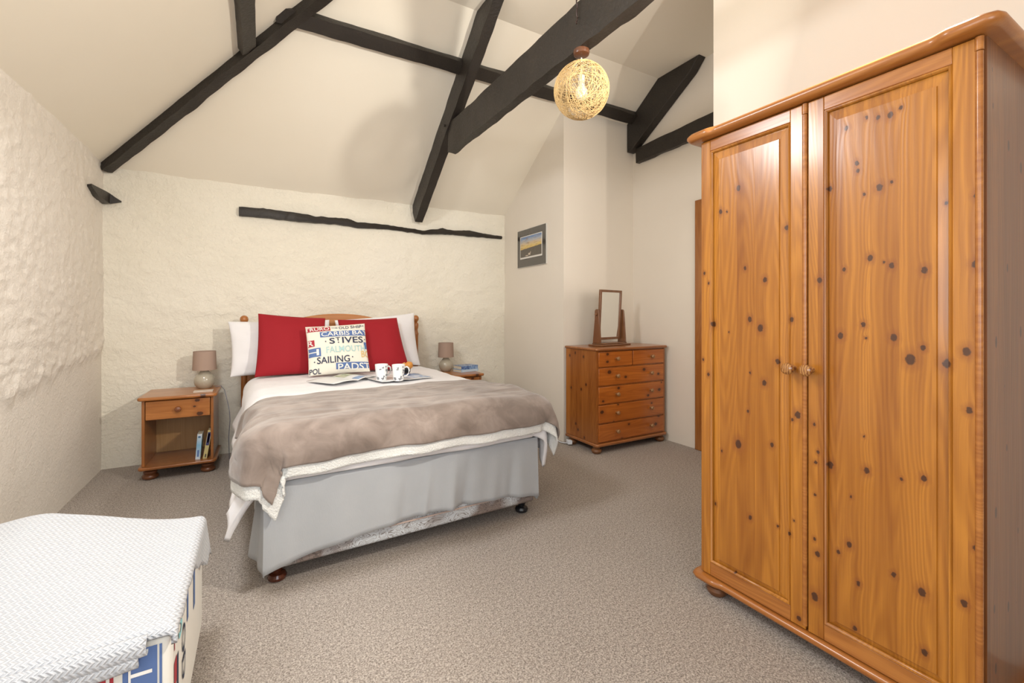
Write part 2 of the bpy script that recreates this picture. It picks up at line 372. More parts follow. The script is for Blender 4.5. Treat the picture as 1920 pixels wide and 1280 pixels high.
KR = [(0.726, 1.812, 0.8), (0.67, 1.825, 0.6), (0.641, 1.814, 0.7), (0.609, 1.81, 1), (0.583, 1.822, 0.6), (0.697, 1.688, 0.8), (0.694, 1.663, 0.7), (0.637, 1.595, 1.1), (0.677, 1.583, 0.5), (0.606, 1.604, 0.5), (0.778, 1.626, 0.9), (0.733, 1.348, 0.7), (0.661, 1.378, 1), (0.625, 1.361, 0.4), (0.606, 1.349, 0.9), (0.529, 1.328, 1), (0.806, 1.317, 1), (0.484, 1.514, 0.5), (0.42, 1.519, 0.9), (0.423, 1.335, 1), (0.744, 1.129, 1.1), (0.672, 1.124, 0.4), (0.601, 1.129, 1.1), (0.679, 1.167, 0.8), (0.575, 1.941, 0.9), (0.561, 1.066, 1.6), (0.532, 1.102, 0.8), (0.482, 1.061, 1.3), (0.44, 1.098, 1.2), (0.435, 0.939, 0.9), (0.823, 0.818, 0.6), (0.677, 0.81, 0.4), (0.811, 0.724, 0.6), (0.818, 0.687, 0.6), (0.777, 0.688, 1.2), (0.67, 0.703, 1), (0.582, 0.704, 0.5), (0.53, 0.723, 0.9), (0.713, 0.605, 0.5), (0.821, 0.574, 0.5), (0.822, 0.42, 0.6), (0.812, 0.372, 1), (0.75, 0.408, 0.7), (0.718, 0.446, 1), (0.601, 0.407, 0.8), (0.693, 0.332, 0.8), (0.821, 0.22, 1.5), (0.703, 0.182, 0.8), (0.535, 0.39, 1.2), (0.445, 0.408, 1), (0.529, 0.218, 1), (0.422, 0.57, 0.8)]
BUN = [(0, 0), (.030, 0), (.041, .010), (.045, .024), (.040, .037), (.028, .044), (.031, .050), (.031, .062), (0, .062)]
def wardrobe():
    rt = (1.94, .845, 0)
    W = thing('wardrobe', rt, 'tall two-door knotty pine wardrobe with moulded cornice and bun feet', 'wardrobe')
    mv = pine('wardrobe_pine', 'yzx', rt); ms = pine('wardrobe_side_pine_shaded', 'xzy', rt, light=(.25, .090, .020), dark=(.135, .042, .008), stave=.06, gloss=.4)  # side pine darkened: the shade on that side is put into its colour
    mh = pine('wardrobe_rail_pine', 'zyx', rt, stave=0, rand=False, light=(.52, .21, .046), dark=(.28, .085, .015))
    ml = pine('wardrobe_left_door_pine', 'yzx', rt, knots=KL); mr = pine('wardrobe_right_door_pine', 'yzx', rt, knots=KR)
    mb = MB(); x0, x1, y0, y1 = 1.70, 2.21, .405, 1.283
    mb.box(x0, y0, .085, x1, y0 + .018, 1.95).box(x0, y1 - .018, .085, x1, y1, 1.95).box(x1 - .008, y0 + .018, .085, x1, y1 - .018, 1.95)
    mb.box(x0, y0 + .018, .085, x1 - .008, y1 - .018, .105).box(x0, y0 + .018, 1.93, x1 - .008, y1 - .018, 1.95)
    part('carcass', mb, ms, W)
    # cornice with stepped front, bullnosed
    def board(f, ov):
        a = y0 - ov; b = y1 + ov; e = .10
        pts = [(x1 + .0, a), (x1 + .0, b), (f + .035, b), (f + .012, b - .008), (f, b - .032)]
        for k in range(9):
            q = k / 8; pts.append((f + .014 * (1 - math.cos(PI * q)) / 2, b - e - .05 * q))
        for k in range(9):
            q = k / 8; pts.append((f + .014 * (1 + math.cos(PI * q)) / 2, a + e + .05 - .05 * q))
        pts += [(f, a + .032), (f + .012, a + .008), (f + .035, a)]
        return pts
    def moulding(name, f, ov, z0, z1, mat):
        pts = board(f, ov); n = len(pts); mb = MB(); c = Vector(((f + x1) / 2, (y0 + y1) / 2)); h = (z1 - z0) / 2
        K = 9
        for k in range(K):
            a = -PI / 2 + PI * k / (K - 1); ins = h * (1 - math.cos(a)); z = (z0 + z1) / 2 + h * math.sin(a)
            for p in pts:
                q = Vector(p); x = q.x + ins * (1 if q.x < x1 - .01 else 0) * min(1, max(.0, (x1 - q.x) / (x1 - f))) ; y = q.y
                if q.y < y0: y += ins
                if q.y > y1: y -= ins
                mb.v.append((x, y, z))
        for k in range(K - 1):
            for i in range(n): mb.f.append((k * n + i, k * n + (i + 1) % n, (k + 1) * n + (i + 1) % n, (k + 1) * n + i))
        mb.f += [tuple(range(n)), tuple((K - 1) * n + i for i in range(n))]
        return part(name, mb, mat, W, smooth=50)
    moulding('cornice', 1.628, .045, 1.948, 1.984, mh)
    moulding('plinth', 1.648, .030, .055, .083, mh)
    def dor(ya, yb, mat, oy0, oy1, fy0, fy1, ky, side):
        # ya>yb far and near edge; o = panel opening, f = raised field
        X = 1.68; z0, z1, oz0, oz1, fz0, fz1 = .087, 1.944, .142, 1.897, .170, 1.852
        fr = MB().box(X, yb, z0, X + .02, oy1, z1).box(X, oy0, z0, X + .02, ya, z1)
        D = part('door', fr, mat, W, bevel=.002)
        part('rail', MB().box(X, oy1, oz1, X + .02, oy0, z1), mh, D, bevel=.002)
        part('rail', MB().box(X, oy1, z0, X + .02, oy0, oz0), mh, D, bevel=.002)
        b = .008; q = X + .001
        bead = MB()
        ring = lambda d, x: [(x, oy0 - d, oz0 + d), (x, oy1 + d, oz0 + d), (x, oy1 + d, oz1 - d), (x, oy0 - d, oz1 - d)]
        rs = [ring(0, X + .002), ring(.003, X - .003), ring(.007, X - .001), ring(.010, X + .008)]
        for r_ in rs: bead.v += r_
        for k in range(3):
            for i in range(4): bead.f.append((k * 4 + i, k * 4 + (i + 1) % 4, (k + 1) * 4 + (i + 1) % 4, (k + 1) * 4 + i))
        part('bead_moulding', bead, mat, D, smooth=60)
        pn = MB(); F = lambda x, a, c, e, g: [(x, a, e), (x, c, e), (x, c, g), (x, a, g)]
        rs = [F(X + .012, oy0 - .004, oy1 + .004, oz0 + .004, oz1 - .004), F(X + .007, fy0, fy1, fz0, fz1), F(X + .002, fy0 - .002, fy1 + .002, fz0 + .002, fz1 - .002)]
        for r_ in rs: pn.v += r_
        for k in range(2):
            for i in range(4): pn.f.append((k * 4 + i, k * 4 + (i + 1) % 4, (k + 1) * 4 + (i + 1) % 4, (k + 1) * 4 + i))
        pn.f.append((8, 9, 10, 11))
        part('raised_panel', pn, mat, D, smooth=4)
        if side:   # half-round strip on the closing edge with a turned block at the head
            part('edge_strip', MB().tube([(X + .004, yb + .004, .10), (X + .004, yb + .004, 1.905)], .0085, 12), mh, D)
            part('edge_strip', MB().tube([(X + .004, yb + .004, 1.908), (X + .004, yb + .004, 1.944)], .0095, 12), mh, D)
        kn = MB().lathe([(0, .0), (.011, .0), (.011, -.012), (.009, -.018), (.016, -.026), (.021, -.036), (.020, -.046), (.013, -.053), (0, -.055)], (X, ky, 1.006), 'x', 24)
        t = NT('turned_knob'); s_ = t.sep(t.c.outputs['Object'])
        wv = t.math('SINE', t.math('ADD', t.math('MULTIPLY', s_[1], 900.0), t.math('MULTIPLY', t.noise(t.c.outputs['Object'], 20), 22.0)))
        part('knob', kn, t.out(t.ramp(wv, [(.0, (.42, .20, .055)), (.6, (.22, .075, .02))]), .22, Coat_Weight=.5), D)
    dor(1.277, .851, ml, 1.233, .903, 1.195, .943, .893, True)
    dor(.843, .412, mr, .793, .469, .757, .501, .832, True)
    for (x, y) in ((1.715, 1.225), (1.715, .465), (2.14, 1.225), (2.14, .465)):
        part('bun_foot', MB().lathe([(r * .95, z) for r, z in BUN[:-2]] + [(.03, .057), (0, .057)], (x, y, 0)), plain('foot_wood', (.16, .062, .022), .35), W)
wardrobe()

# ------------------------------------------------------------------ chest of drawers
DRK = [(2.633, 0.854, 1), (2.631, 0.789, 1), (2.654, 0.698, 1.4), (2.844, 0.643, 1), (3.071, 0.696, 1.2), (3.256, 0.644, 1), (2.76, 0.551, 1), (2.582, 0.451, 0.8), (3.268, 0.496, 1.2), (3.122, 0.454, 1), (3.297, 0.56, 0.6), (2.57, 0.359, 1.3), (2.754, 0.406, 0.7), (3.168, 0.379, 0.7), (2.703, 0.264, 0.5), (2.883, 0.218, 0.8), (3.221, 0.179, 1.2), (3.261, 0.248, 0.8), (2.799, 0.104, 0.6)]
CSK = [(3.318, 0.82, 1), (3.237, 0.849, 1), (3.119, 0.823, 1), (3.298, 0.525, 1), (3.152, 0.53, 1), (3.084, 0.58, 1), (3.229, 0.207, 1), (3.197, 0.159, 1), (3.108, 0.108, 1)]
OL, OD = (.54, .165, .024), (.30, .074, .009)
def rounded_board(x0, x1, y0, y1, z0, z1, r=.03):
    pts = [(x1, y1), (x0, y1)]
    for k in range(7): a = PI / 2 * k / 6; pts.append((x0 + r - r * math.cos(a), y0 + r - r * math.sin(a)))
    for k in range(7): a = PI / 2 * k / 6; pts.append((x1 - r + r * math.sin(a), y0 + r - r * math.cos(a)))
    return MB().prism([(x, y, z0) for x, y in pts], (0, 0, z1 - z0))
def chest():
    rt = (2.93, 3.16, 0)
    C = thing('chest_of_drawers', rt, 'pine chest of two small over four wide drawers in the alcove corner', 'chest of drawers')
    md = pine('chest_drawer_pine', 'zxy', rt, light=OL, dark=OD, knots=[(z, x, s) for x, z, s in DRK], stave=0, krad=.013)
    ms = pine('chest_side_pine', 'yzx', rt, light=(.46, .17, .034), dark=(.24, .07, .012), knots=CSK, stave=.08, krad=.011)
    mt = pine('chest_top_pine', 'yxz', rt, light=(.40, .15, .045), dark=(.24, .08, .02), stave=.09)
    x0, x1, y0, y1 = 2.513, 3.347, 2.945, 3.375
    body = MB().box(x0, y0, .09, x0 + .02, y1, .885).box(x1 - .02, y0, .09, x1, y1, .885).box(x0 + .02, y1 - .01, .09, x1 - .02, y1, .885)
    zl = (.902 - .022, .740, .578, .419, .255, .095)
    for z in zl: body.box(x0 + .02, y0 + .004, z - .005, x1 - .02, y1 - .01, z + .005)
    body.box(2.9245, y0 + .004, .74, 2.9335, y1 - .01, .88)
    part('carcass', body, ms, C)
    part('top', rounded_board(x0 - .015, x1 + .022, y0 - .025, y1 + .005, .885, .908), mt, C, bevel=.009, seg=3)
    part('plinth', rounded_board(x0 - .012, x1 + .020, y0 - .02, y1, .062, .088), mt, C, bevel=.009, seg=3)
    mk = plain('chest_knob_wood', (.30, .15, .055), .3, Coat_Weight=.4)
    def drawer(xa, xb, za, zb, kx):
        d = part('drawer', MB().box(xa, y0 - .006, za, xb, y0 + .35, zb), md, C, bevel=.003)
        for k in kx:
            part('knob', MB().lathe([(0, 0), (.010, 0), (.010, -.012), (.017, -.022), (.018, -.030), (.012, -.038), (0, -.040)], (k, y0 - .006, (za + zb) / 2 + .003), 'y', 18), mk, d)
    g = .0065
    drawer(x0 + .022, 2.9235, zl[1] + g, zl[0] - g, (2.735,)); drawer(2.9345, x1 - .022, zl[1] + g, zl[0] - g, (3.16,))
    for a, b in zip(zl[1:-1], zl[2:]): drawer(x0 + .022, x1 - .022, b + g, a - g, (2.735, 3.15))
    for (x, y) in ((x0 + .03, y0 + .035), (x1 - .03, y0 + .035), (x0 + .03, y1 - .06), (x1 - .03, y1 - .06)):
        part('bun_foot', MB().lathe(BUN, (x, y, 0)), plain('foot_wood', (.20, .085, .032), .4), C)
chest()

def mirror():
    rt = (2.885, 3.19, .9085)
    m = thing('dressing_mirror', rt, 'wooden swing mirror standing on the chest of drawers', 'mirror', R(10))
    mw = pine('mirror_wood', 'xzy', stave=0, rand=False, light=(.24, .105, .042), dark=(.15, .058, .02)); 
    P = lambda n, mb, mat, par=m, **k: part(n, mb, mat, par, local=True, **k)
    P('base', rounded_board(-.225, .225, -.085, .075, 0, .016, .02), mw, bevel=.006)
    P('base', rounded_board(-.195, .195, -.06, .05, .016, .028, .02), mw, bevel=.004)
    for s in (-1, 1):
        x = s * .186
        P('post', MB().prism([(x - .009, -.045, .028), (x - .009, .045, .028), (x - .009, .022, .25), (x - .009, .022, .325), (x - .009, .008, .338), (x - .009, -.014, .338), (x - .009, -.022, .325), (x - .009, -.030, .25)], (.018, 0, 0)), mw, bevel=.003)
    tilt = Matrix.Rotation(R(3), 4, 'X')
    def T(mb): mb.v = [tuple(tilt @ (Vector(p) - Vector((0, 0, .28))) + Vector((0, 0, .28))) for p in mb.v]; return mb
    w_, z0, z1, f = .160, .055, .520, .022
    fr = P('frame', T(MB().box(-w_, -.011, z0, -w_ + f, .011, z1).box(w_ - f, -.011, z0, w_, .011, z1).box(-w_ + f, -.011, z0, w_ - f, .011, z0 + f).box(-w_ + f, -.011, z1 - f, w_ - f, .011, z1)), mw, bevel=.003)
    P('mirror_glass', T(MB().box(-w_ + f, -.002, z0 + f, w_ - f, .004, z1 - f)), plain('mirror_glass', (.88, .9, .88), .02, Metallic=1.0), fr)
    for s in (-1, 1):
        P('pivot_knob', MB().lathe([(0, s * .195), (.011, s * .195), (.013, s * .205), (.008, s * .212), (0, s * .213)], (0, 0, .29), 'x', 14), mw)
mirror()

# ------------------------------------------------------------------ framed picture on the right wall
def picture():
    yc, zc = 3.95, 1.905
    p = thing('framed_picture', (XP, yc, zc - .2), 'dark grey mounted landscape picture hanging on the wall above the chest side', 'picture')
    x = XP
    part('backing', MB().box(x - .016, yc - .278, zc - .202, x, yc + .278, zc + .202), plain('picture_edge', (.62, .60, .56), .5), p)
    part('mount', MB().box(x - .019, yc - .274, zc - .198, x - .0165, yc + .274, zc + .198), plain('grey_mount', (.062, .056, .05), .16, Coat_Weight=.8), p)
    part('inner_mount', MB().box(x - .021, yc - .215, zc - .112, x - .0195, yc + .215, zc + .128), plain('white_mount', (.78, .75, .70), .5), p)
    t = NT('landscape_print'); s = t.sep(t.c.outputs['Generated'])
    v = t.c.outputs['Generated']
    hz = t.math('ADD', s[2], t.math('MULTIPLY', t.math('SUBTRACT', t.noise(t.vmath('MULTIPLY', v, (1, 5, 9)), 1, 4), .5), .25))
    sky = t.ramp(hz, [(.36, (.62, .40, .13)), (.52, (.72, .55, .20)), (.66, (.66, .52, .34)), (.80, (.42, .46, .52)), (.95, (.17, .27, .47))])
    cl = t.ramp(t.noise(t.vmath('MULTIPLY', v, (1, 3, 14)), 1.3, 4), [(.56, 0.0), (.64, 1.0)])
    sky = t.mix(t.math('MULTIPLY', cl, .6), sky, (.32, .19, .09))
    hill = t.math('ADD', .36, t.math('MULTIPLY', t.math('SUBTRACT', 1.0, s[1]), .08))
    gr = t.math('LESS_THAN', s[2], t.math('ADD', hill, t.math('MULTIPLY', t.noise(t.vmath('MULTIPLY', v, (0, 6, 0)), 1), .05)))
    col = t.mix(gr, sky, t.mix(t.noise(t.vmath('MULTIPLY', v, (1, 8, 20)), 1.5), (.075, .068, .055), (.17, .145, .115)))
    part('print', MB().box(x - .0225, yc - .205, zc - .095, x - .021, yc + .205, zc + .120), t.out(col, .35), p)
    house = MB().box(x - .0232, yc + .005, zc - .080, x - .0225, yc + .045, zc - .058).box(x - .0232, yc + .050, zc - .088, x - .0225, yc + .10, zc - .078).box(x - .0232, yc - .004, zc - .062, x - .0225, yc + .004, zc - .045)
    part('painted_cottage', house, plain('cottage_paint', (.62, .52, .42), .5), p)
picture()

# ------------------------------------------------------------------ bed
BL = Vector((.735, 2.22, 0)); BR = R(2.0)
def fabric(name, col, rough=.9, bump=None, bs=.15, sheen=.3, scale=900, col2=None):
    t = NT(name); v = t.c.outputs['Object']
    n = t.noise(v, scale, 2); c = col
    if col2: c = t.mix(t.ramp(t.noise(v, 7, 4, .6, .6), [(.36, 0.0), (.66, 1.0)]), col, col2)
    return t.out(c, rough, n, bs, .002, Sheen_Weight=sheen, Sheen_Roughness=.5)
M['white_cotton'] = fabric('white_cotton', (.86, .85, .87), .85, sheen=.1)
M['fleece'] = fabric('taupe_fleece', (.180, .136, .112), .8, sheen=.4, bs=.35, scale=500, col2=(.305, .243, .208))
def sherpa():
    t = NT('white_sherpa'); v = t.c.outputs['Object']; n = t.noise(v, 130, 3, .6)
    return t.out((.88, .89, .87), .95, n, .8, .010, Sheen_Weight=.2)
M['sherpa'] = sherpa()
def linen():
    t = NT('grey_valance'); v = t.c.outputs['Object']; p = t.sep(v)
    wv = t.noise(t.vmath('MULTIPLY', v, (500, 500, 60)), 1, 2); n = t.noise(v, 9, 4)
    return t.out(t.mix(n, (.40, .42, .445), (.46, .48, .505)), .85, t.math('ADD', wv, t.math('MULTIPLY', n, 2.0)), .15, .006, Sheen_Weight=.2)
M['valance'] = linen()
def damask():
    t = NT('damask_divan'); v = t.c.outputs['Object']; p = t.sep(v)
    n = t.noise(t.vmath('MULTIPLY', v, (13, 13, 17)), 1, 1.5, .4, 1.6)
    s = t.math('SINE', t.math('MULTIPLY', n, 34.0))
    c = t.ramp(t.math('MULTIPLY_ADD', s, .5, .5), [(.22, (.60, .64, .68)), (.34, (.20, .18, .17)), (.60, (.27, .26, .26)), (.74, (.62, .66, .70))])
    c = t.mix(t.ramp(t.noise(v, 5, 2), [(.5, 0.0), (.62, 1.0)]), c, (.36, .25, .20), 'MULTIPLY')
    return t.out(t.mix(.12, c, (.55, .54, .54)), .7, n, .1, .004)
M['damask'] = damask()
def bend(e, r):
    """arc length e past the flat -> (sideways, drop)"""
    if e <= 0: return e, 0.0
    if e < r * PI / 2: return r * math.sin(e / r), r * (1 - math.cos(e / r))
    return r, r + e - r * PI / 2
def drape(a, b, W, T, r, flare=.10, amp=.012, seed=0, yo=0, tw=1.0):
    """a: across from the centre line, b: along towards the foot (0 = front edge of the top)"""
    ex, ey = abs(a) - (W - r), b + r
    sg = 1 if a > 0 else -1
    if ex > 0 and ey > 0:
        rho = math.hypot(ex, ey); ph = math.atan2(ey, ex)
        if a < 0: ph = PI / 2 * (ph / (PI / 2)) ** tw
        st, drop = bend(rho, r); cx, cy = math.cos(ph), math.sin(ph)
    elif ey > ex:
        st, drop = bend(ey, r); cx, cy = 0.0, 1.0; rho = ey
    else:
        st, drop = bend(ex, r); cx, cy = 1.0, 0.0; rho = ex
    fl = max(0, drop - r * .5)
    fold = amp * (math.sin((a * sg * 9 - b * 11) + seed) + .8 * fbm(a * 4, b * 4, seed, 3)) * min(1, fl / .1)
    push = fl * flare + fold
    if ex > 0 and ey > 0: push += .05 * fl * math.sin(2 * ph) ** 2 + .015 * min(1, fl / .1) * math.sin(ph * 6 + seed)
    x = sg * ((W - r + st * cx if ex > 0 else abs(a)) + push * cx * (ex > 0))
    y = (r - st * cy if ey > 0 else -b) - push * cy * (ey > 0) - yo
    z = T - drop + .007 * fbm(a * 2.2, b * 2.2, seed + 4, 3) * (1 if drop < .05 else .4)
    return (x, y, z)
def bedthing(name, label, cat): return thing(name, BL, label, cat, BR)
def bed():
    B = bedthing('bed', 'double divan bed with pine headboard and grey pleated valance', 'bed')
    P = lambda n, mb, mat, par=B, **k: part(n, mb, mat, par, local=True, **k)
    hw = .70
    P('divan_base', MB().box(-hw, 0, .085, hw, 2.05, .40), M['damask'], bevel=.015, seg=3)
    P('mattress', MB().box(-hw, .01, .402, hw, 2.06, .64), M['white_cotton'], bevel=.05, seg=4)
    P('piping', MB().tube([(-hw + .02, -.004, .155), (hw - .02, -.004, .155)], .004, 6), plain('pink_piping', (.62, .48, .42), .7))
    # valance: front and two side runs as one pleated skirt
    path = []
    N1, N2 = 90, 130
    for i in range(N1 + 1): path.append(('l', i / N1))
    for i in range(N2 + 1): path.append(('f', i / N2))
    for i in range(N1 + 1): path.append(('r', i / N1))
    def sk(u, v):
        k, q = path[min(len(path) - 1, int(round(u * (len(path) - 1))))]
        e = 1 - v                       # v=1 top, e=1 hem
        if k == 'f':
            x = -hw - .012 + (2 * hw + .024) * q; out = .016 + .012 * e
            hem = .095 + .075 * math.sin(PI * min(1, q * 1.02)) ** .7 - .012 * (1 - q) + .028 * q
            f = .007 * math.sin(q * 37) + .012 * fbm(q * 7, 1, 2, 3)
            for (c, wd, am) in ((.50, .015, .020), (.60, .02, .030), (.66, .02, -.024), (.78, .03, .022), (.86, .02, -.018), (.30, .05, .012), (.42, .02, -.012)):
                f += am * math.exp(-((q - c - (1 - e) * .03) / wd) ** 2)
            return (x + (q - .5) * .012 * e, -out - f * e, .47 + (hem - .47) * e)
        s = -1 if k == 'l' else 1
        yy = 1.95 * (1 - q) if k == 'l' else 1.95 * q
        f = .012 + .014 * math.sin(yy * 33) * e + .02 * fbm(yy * 5, 4, s, 2) * e + (.045 if s < 0 else .03) * e * math.exp(-((yy - .24) / .16) ** 2)
        if yy < .12: f = f * (yy / .12) + .014 * (1 - yy / .12)
        return (s * (hw + f), yy - .012 * (yy < .02), .47 + ((.070 if s < 0 else .10) - .47) * e)
    P('valance_skirt', MB().grid(sk, len(path) - 1, 14), M['valance'], fix=False, smooth=60, solid=.003)
    for (x, y, m) in ((-.655, .085, 'brown'), (.665, .085, 'black'), (-.655, 1.95, 'black'), (.655, 1.95, 'black')):
        f = MB().lathe([(0, 0), (.026, 0), (.037, .006), (.040, .018), (.034, .030), (.020, .036), (.022, .050), (.030, .060), (.030, .086), (0, .086)], (x, y, 0), n=20)
        P('foot', f, plain('brown_foot', (.085, .022, .010), .18) if m == 'brown' else plain('black_castor', (.012, .013, .016), .3))
    mw = pine('headboard_pine', 'zxy', stave=0, rand=False, light=(.56, .235, .075), dark=(.36, .13, .033)); mp = plain('headboard_post_wood', (.40, .145, .035), .28, Coat_Weight=.4)
    yh = 2.215
    arch = [(-.74, yh, .42), (.74, yh, .42)] + [(x, yh, .985 + .22 * (1 - (abs(x) / .74) ** 2.1)) for x in [.74 - 1.48 * i / 32 for i in range(33)]]
    H = P('headboard', MB().prism(arch, (0, .028, 0)), mw, bevel=.008)
    for s in (-1, 1):
        prof = [(0, .02), (.020, .02), (.024, .05), (.024, .20), (.024, .9), (.026, .98), (.030, 1.00), (.024, 1.015), (.020, 1.04), (.027, 1.07), (.029, 1.09), (.025, 1.108), (.014, 1.118), (.019, 1.124), (.030, 1.142), (.033, 1.158), (.028, 1.176), (.015, 1.188), (0, 1.191)]
        P('post', MB().lathe(prof, (s * .757, yh + .014, 0), n=24), mp, H)
bed()
def bedding():
    d = bedthing('duvet', 'white cotton duvet spread over the double bed', 'duvet')
    W, r, T = .805, .13, .700; arc = r * PI / 2
    aL, aR, bF = W - r + arc + .235, W - r + arc + .20, -r + arc + .092
    def f(u, v):
        a = -aL + (aL + aR) * u; b = -1.95 + (1.95 + bF) * v
        p = drape(a, b, W, T, r, .0, .008, 1.3, .035, 1.3)
        z = p[2]
        if p[2] > T - .05: z += .006 * fbm(p[0] * 2, p[1] * 5, 2, 3)
        return ((p[0] if p[0] > 0 else p[0] * .965 - .085 * max(0, (T - z - .22) / .2)) + .004, p[1], z)
    part('cover', MB().grid(f, 110, 150, True), M['white_cotton'], d, local=True, smooth=0, fix=False, solid=.022)
    t = bedthing('throw_blanket', 'taupe fleece throw with white sherpa edge across the foot of the bed', 'blanket')
    W, r, T = .850, .145, .722; arc = r * PI / 2
    aL, aR, bF, bB = W - r + arc + .080, W - r + arc + .075, -r + arc + .014, -.84
    def g(ext, lift, sd=2.1):
        def f(u, v):
            a = -(aL + ext) + (aL + aR + 2 * ext) * u
            bf = bF + .022 * max(0, (-a - .3) / .5) + .010 * fbm(a * 5, 3, 3, 2)
            b = bB + (bf + ext - bB) * v
            x, y, z = drape(a, b, W + lift, T + lift, r, .0, .012, sd, .078 + lift, .22)
            # crumpled pleats gathering on the left flank and soft ridges along the foot
            s = max(0, min(1, (-a - .55) / .2)); k = max(0, min(1, (b + .12) / .15))
            x -= s * (.014 * math.sin(b * 21 + a * 5) + .020 * fbm(a * 6, b * 6, 9, 3))
            x -= .055 * s * math.exp(-((b + .14) / .09) ** 2) * max(0, min(1, (-a - .72) / .1))
            y -= k * (.004 + .010 * math.sin(a * 13 + b * 14) + .014 * abs(fbm(a * 4, b * 3, 11, 3))) * max(0, 1 - s)
            z += .012 * fbm(a * 3, b * 3.4, 5, 3) * (1 - k) + .005 * fbm(a * 2, b * 16, 15, 2) * (1 - k)
            return ((x if x > 0 else x * .955) + .018, y, z)
        return f
    part('fleece', MB().grid(g(0, 0), 150, 110, True), M['fleece'], t, local=True, smooth=0, fix=False, solid=.006)
    part('sherpa_lining', MB().grid(g(.038, -.012), 150, 110, True), M['sherpa'], t, local=True, smooth=0, fix=False, solid=.010)
bedding()

# cushions from their four corners (bottom-left, bottom-right, top-right, top-left) and thickness
def cushion_fn(c, th, pin=.05, seed=0, crumple=.006):
    bl, br, tr, tl = (Vector(q) for q in c)
    nrm = ((br - bl).cross(tl - bl)).normalized()          # towards the camera (-y)
    if nrm.y > 0: nrm = -nrm
    def f(u, v, side, off=0):
        uu = u * (1 - pin * (1 - v * v) * abs(u)); vv = v * (1 - pin * (1 - u * u) * abs(v))
        p = bl.lerp(br, (uu + 1) / 2).lerp(tl.lerp(tr, (uu + 1) / 2), (vv + 1) / 2)
        h = th * (max(0, (1 - u * u)) * max(0, (1 - v * v))) ** .42
        h += crumple * fbm(u * 2.5, v * 2.5, seed, 3) * (1 - max(abs(u), abs(v)) ** 6)
        return p + nrm * (side * h + off)
    return f
def cushion_mesh(fn, n=34):
    mb = MB()
    q = lambda t: math.sin((t - .5) * PI)
    mb.grid(lambda u, v: fn(q(u), q(v), 1), n, n); mb.grid(lambda u, v: fn(q(u), q(v), -1), n, n)
    return mb
def cushion(name, c, th, mat, label, cat, **k):
    fn = cushion_fn(c, th, **k); mb = cushion_mesh(fn)
    base = (Vector(c[0]) + Vector(c[1])) / 2
    root = thing(name, base, label, cat)
    me = part('cover', mb, mat, root, smooth=0)
    bm = bmesh.new(); bm.from_mesh(me.data); bmesh.ops.remove_doubles(bm, verts=bm.verts, dist=1e-5); bmesh.ops.recalc_face_normals(bm, faces=bm.faces); bm.to_mesh(me.data); bm.free()
    return root, fn
cushion('pillow', [(-.19, 4.19, .70), (.60, 4.21, .70), (.565, 4.33, 1.150), (-.212, 4.33, 1.140)], .085, M['white_cotton'], 'white pillow propped at the left end of the headboard', 'pillow', seed=2, crumple=.012)
cushion('pillow', [(.62, 4.21, .70), (1.37, 4.19, .705), (1.355, 4.34, 1.215), (.61, 4.33, 1.145)], .085, M['white_cotton'], 'white pillow propped at the right end of the headboard', 'pillow', seed=5, crumple=.012)
mred = fabric('red_velvet', (.31, .0012, .009), .8, sheen=.05, bs=.1)
cushion('cushion', [(-.02, 3.98, .712), (.50, 4.00, .705), (.512, 4.17, 1.166), (.004, 4.17, 1.206)], .075, mred, 'plain red cushion leaning on the left white pillow', 'cushion', seed=8, pin=.04)
cushion('cushion', [(.64, 4.00, .702), (1.20, 3.97, .700), (1.135, 4.17, 1.168), (.612, 4.17, 1.152)], .075, mred, 'plain red cushion behind the mugs, leaning on the right white pillow', 'cushion', seed=12, pin=.04)
mlet = fabric('cream_canvas', (.80, .77, .67), .85, sheen=.1)
LC, LF = cushion('cushion', [(.345, 3.80, .716), (.812, 3.80, .724), (.801, 3.965, 1.120), (.335, 3.965, 1.096)], .062, mlet, 'cream cushion printed with Cornish place names between the red cushions', 'cushion', seed=20, pin=.03)

# ------------------------------------------------------------------ lettering
VL = bpy.context.view_layer
def text2d(body, x0, y0, x1, y1, bold=0.0, rot=0, maxe=.03, clip=None, keep=False):
    """letters as a flat bmesh filling the given rectangle"""
    cu = bpy.data.curves.new('txt', 'FONT'); cu.body = body; cu.offset = bold; cu.resolution_u = 3
    ob = bpy.data.objects.new('txt', cu); COL.objects.link(ob); VL.update()
    me = bpy.data.meshes.new_from_object(ob.evaluated_get(bpy.context.evaluated_depsgraph_get()))
    bpy.data.objects.remove(ob); bpy.data.curves.remove(cu)
    if rot: me.transform(Matrix.Rotation(R(rot), 4, 'Z'))
    xs = [v.co.x for v in me.vertices]; ys = [v.co.y for v in me.vertices]
    a, b, c, d = min(xs), max(xs), min(ys), max(ys)
    bm = bmesh.new(); bm.from_mesh(me); bpy.data.meshes.remove(me)
    for v in bm.verts:
        v.co = Vector((x0 + (v.co.x - a) / (b - a) * (x1 - x0), y0 + (v.co.y - c) / (d - c) * (y1 - y0), 0))
    finish(bm, maxe, clip); return bm
def rect2d(x0, y0, x1, y1, maxe=.05, clip=None):
    bm = bmesh.new(); bm.faces.new([bm.verts.new((x, y, 0)) for x, y in ((x0, y0), (x1, y0), (x1, y1), (x0, y1))]); finish(bm, maxe, clip); return bm
def disc2d(x, y, rx, ry, n=10):
    bm = bmesh.new(); bm.faces.new([bm.verts.new((x + rx * math.cos(2 * PI * i / n), y + ry * math.sin(2 * PI * i / n), 0)) for i in range(n)]); return bm
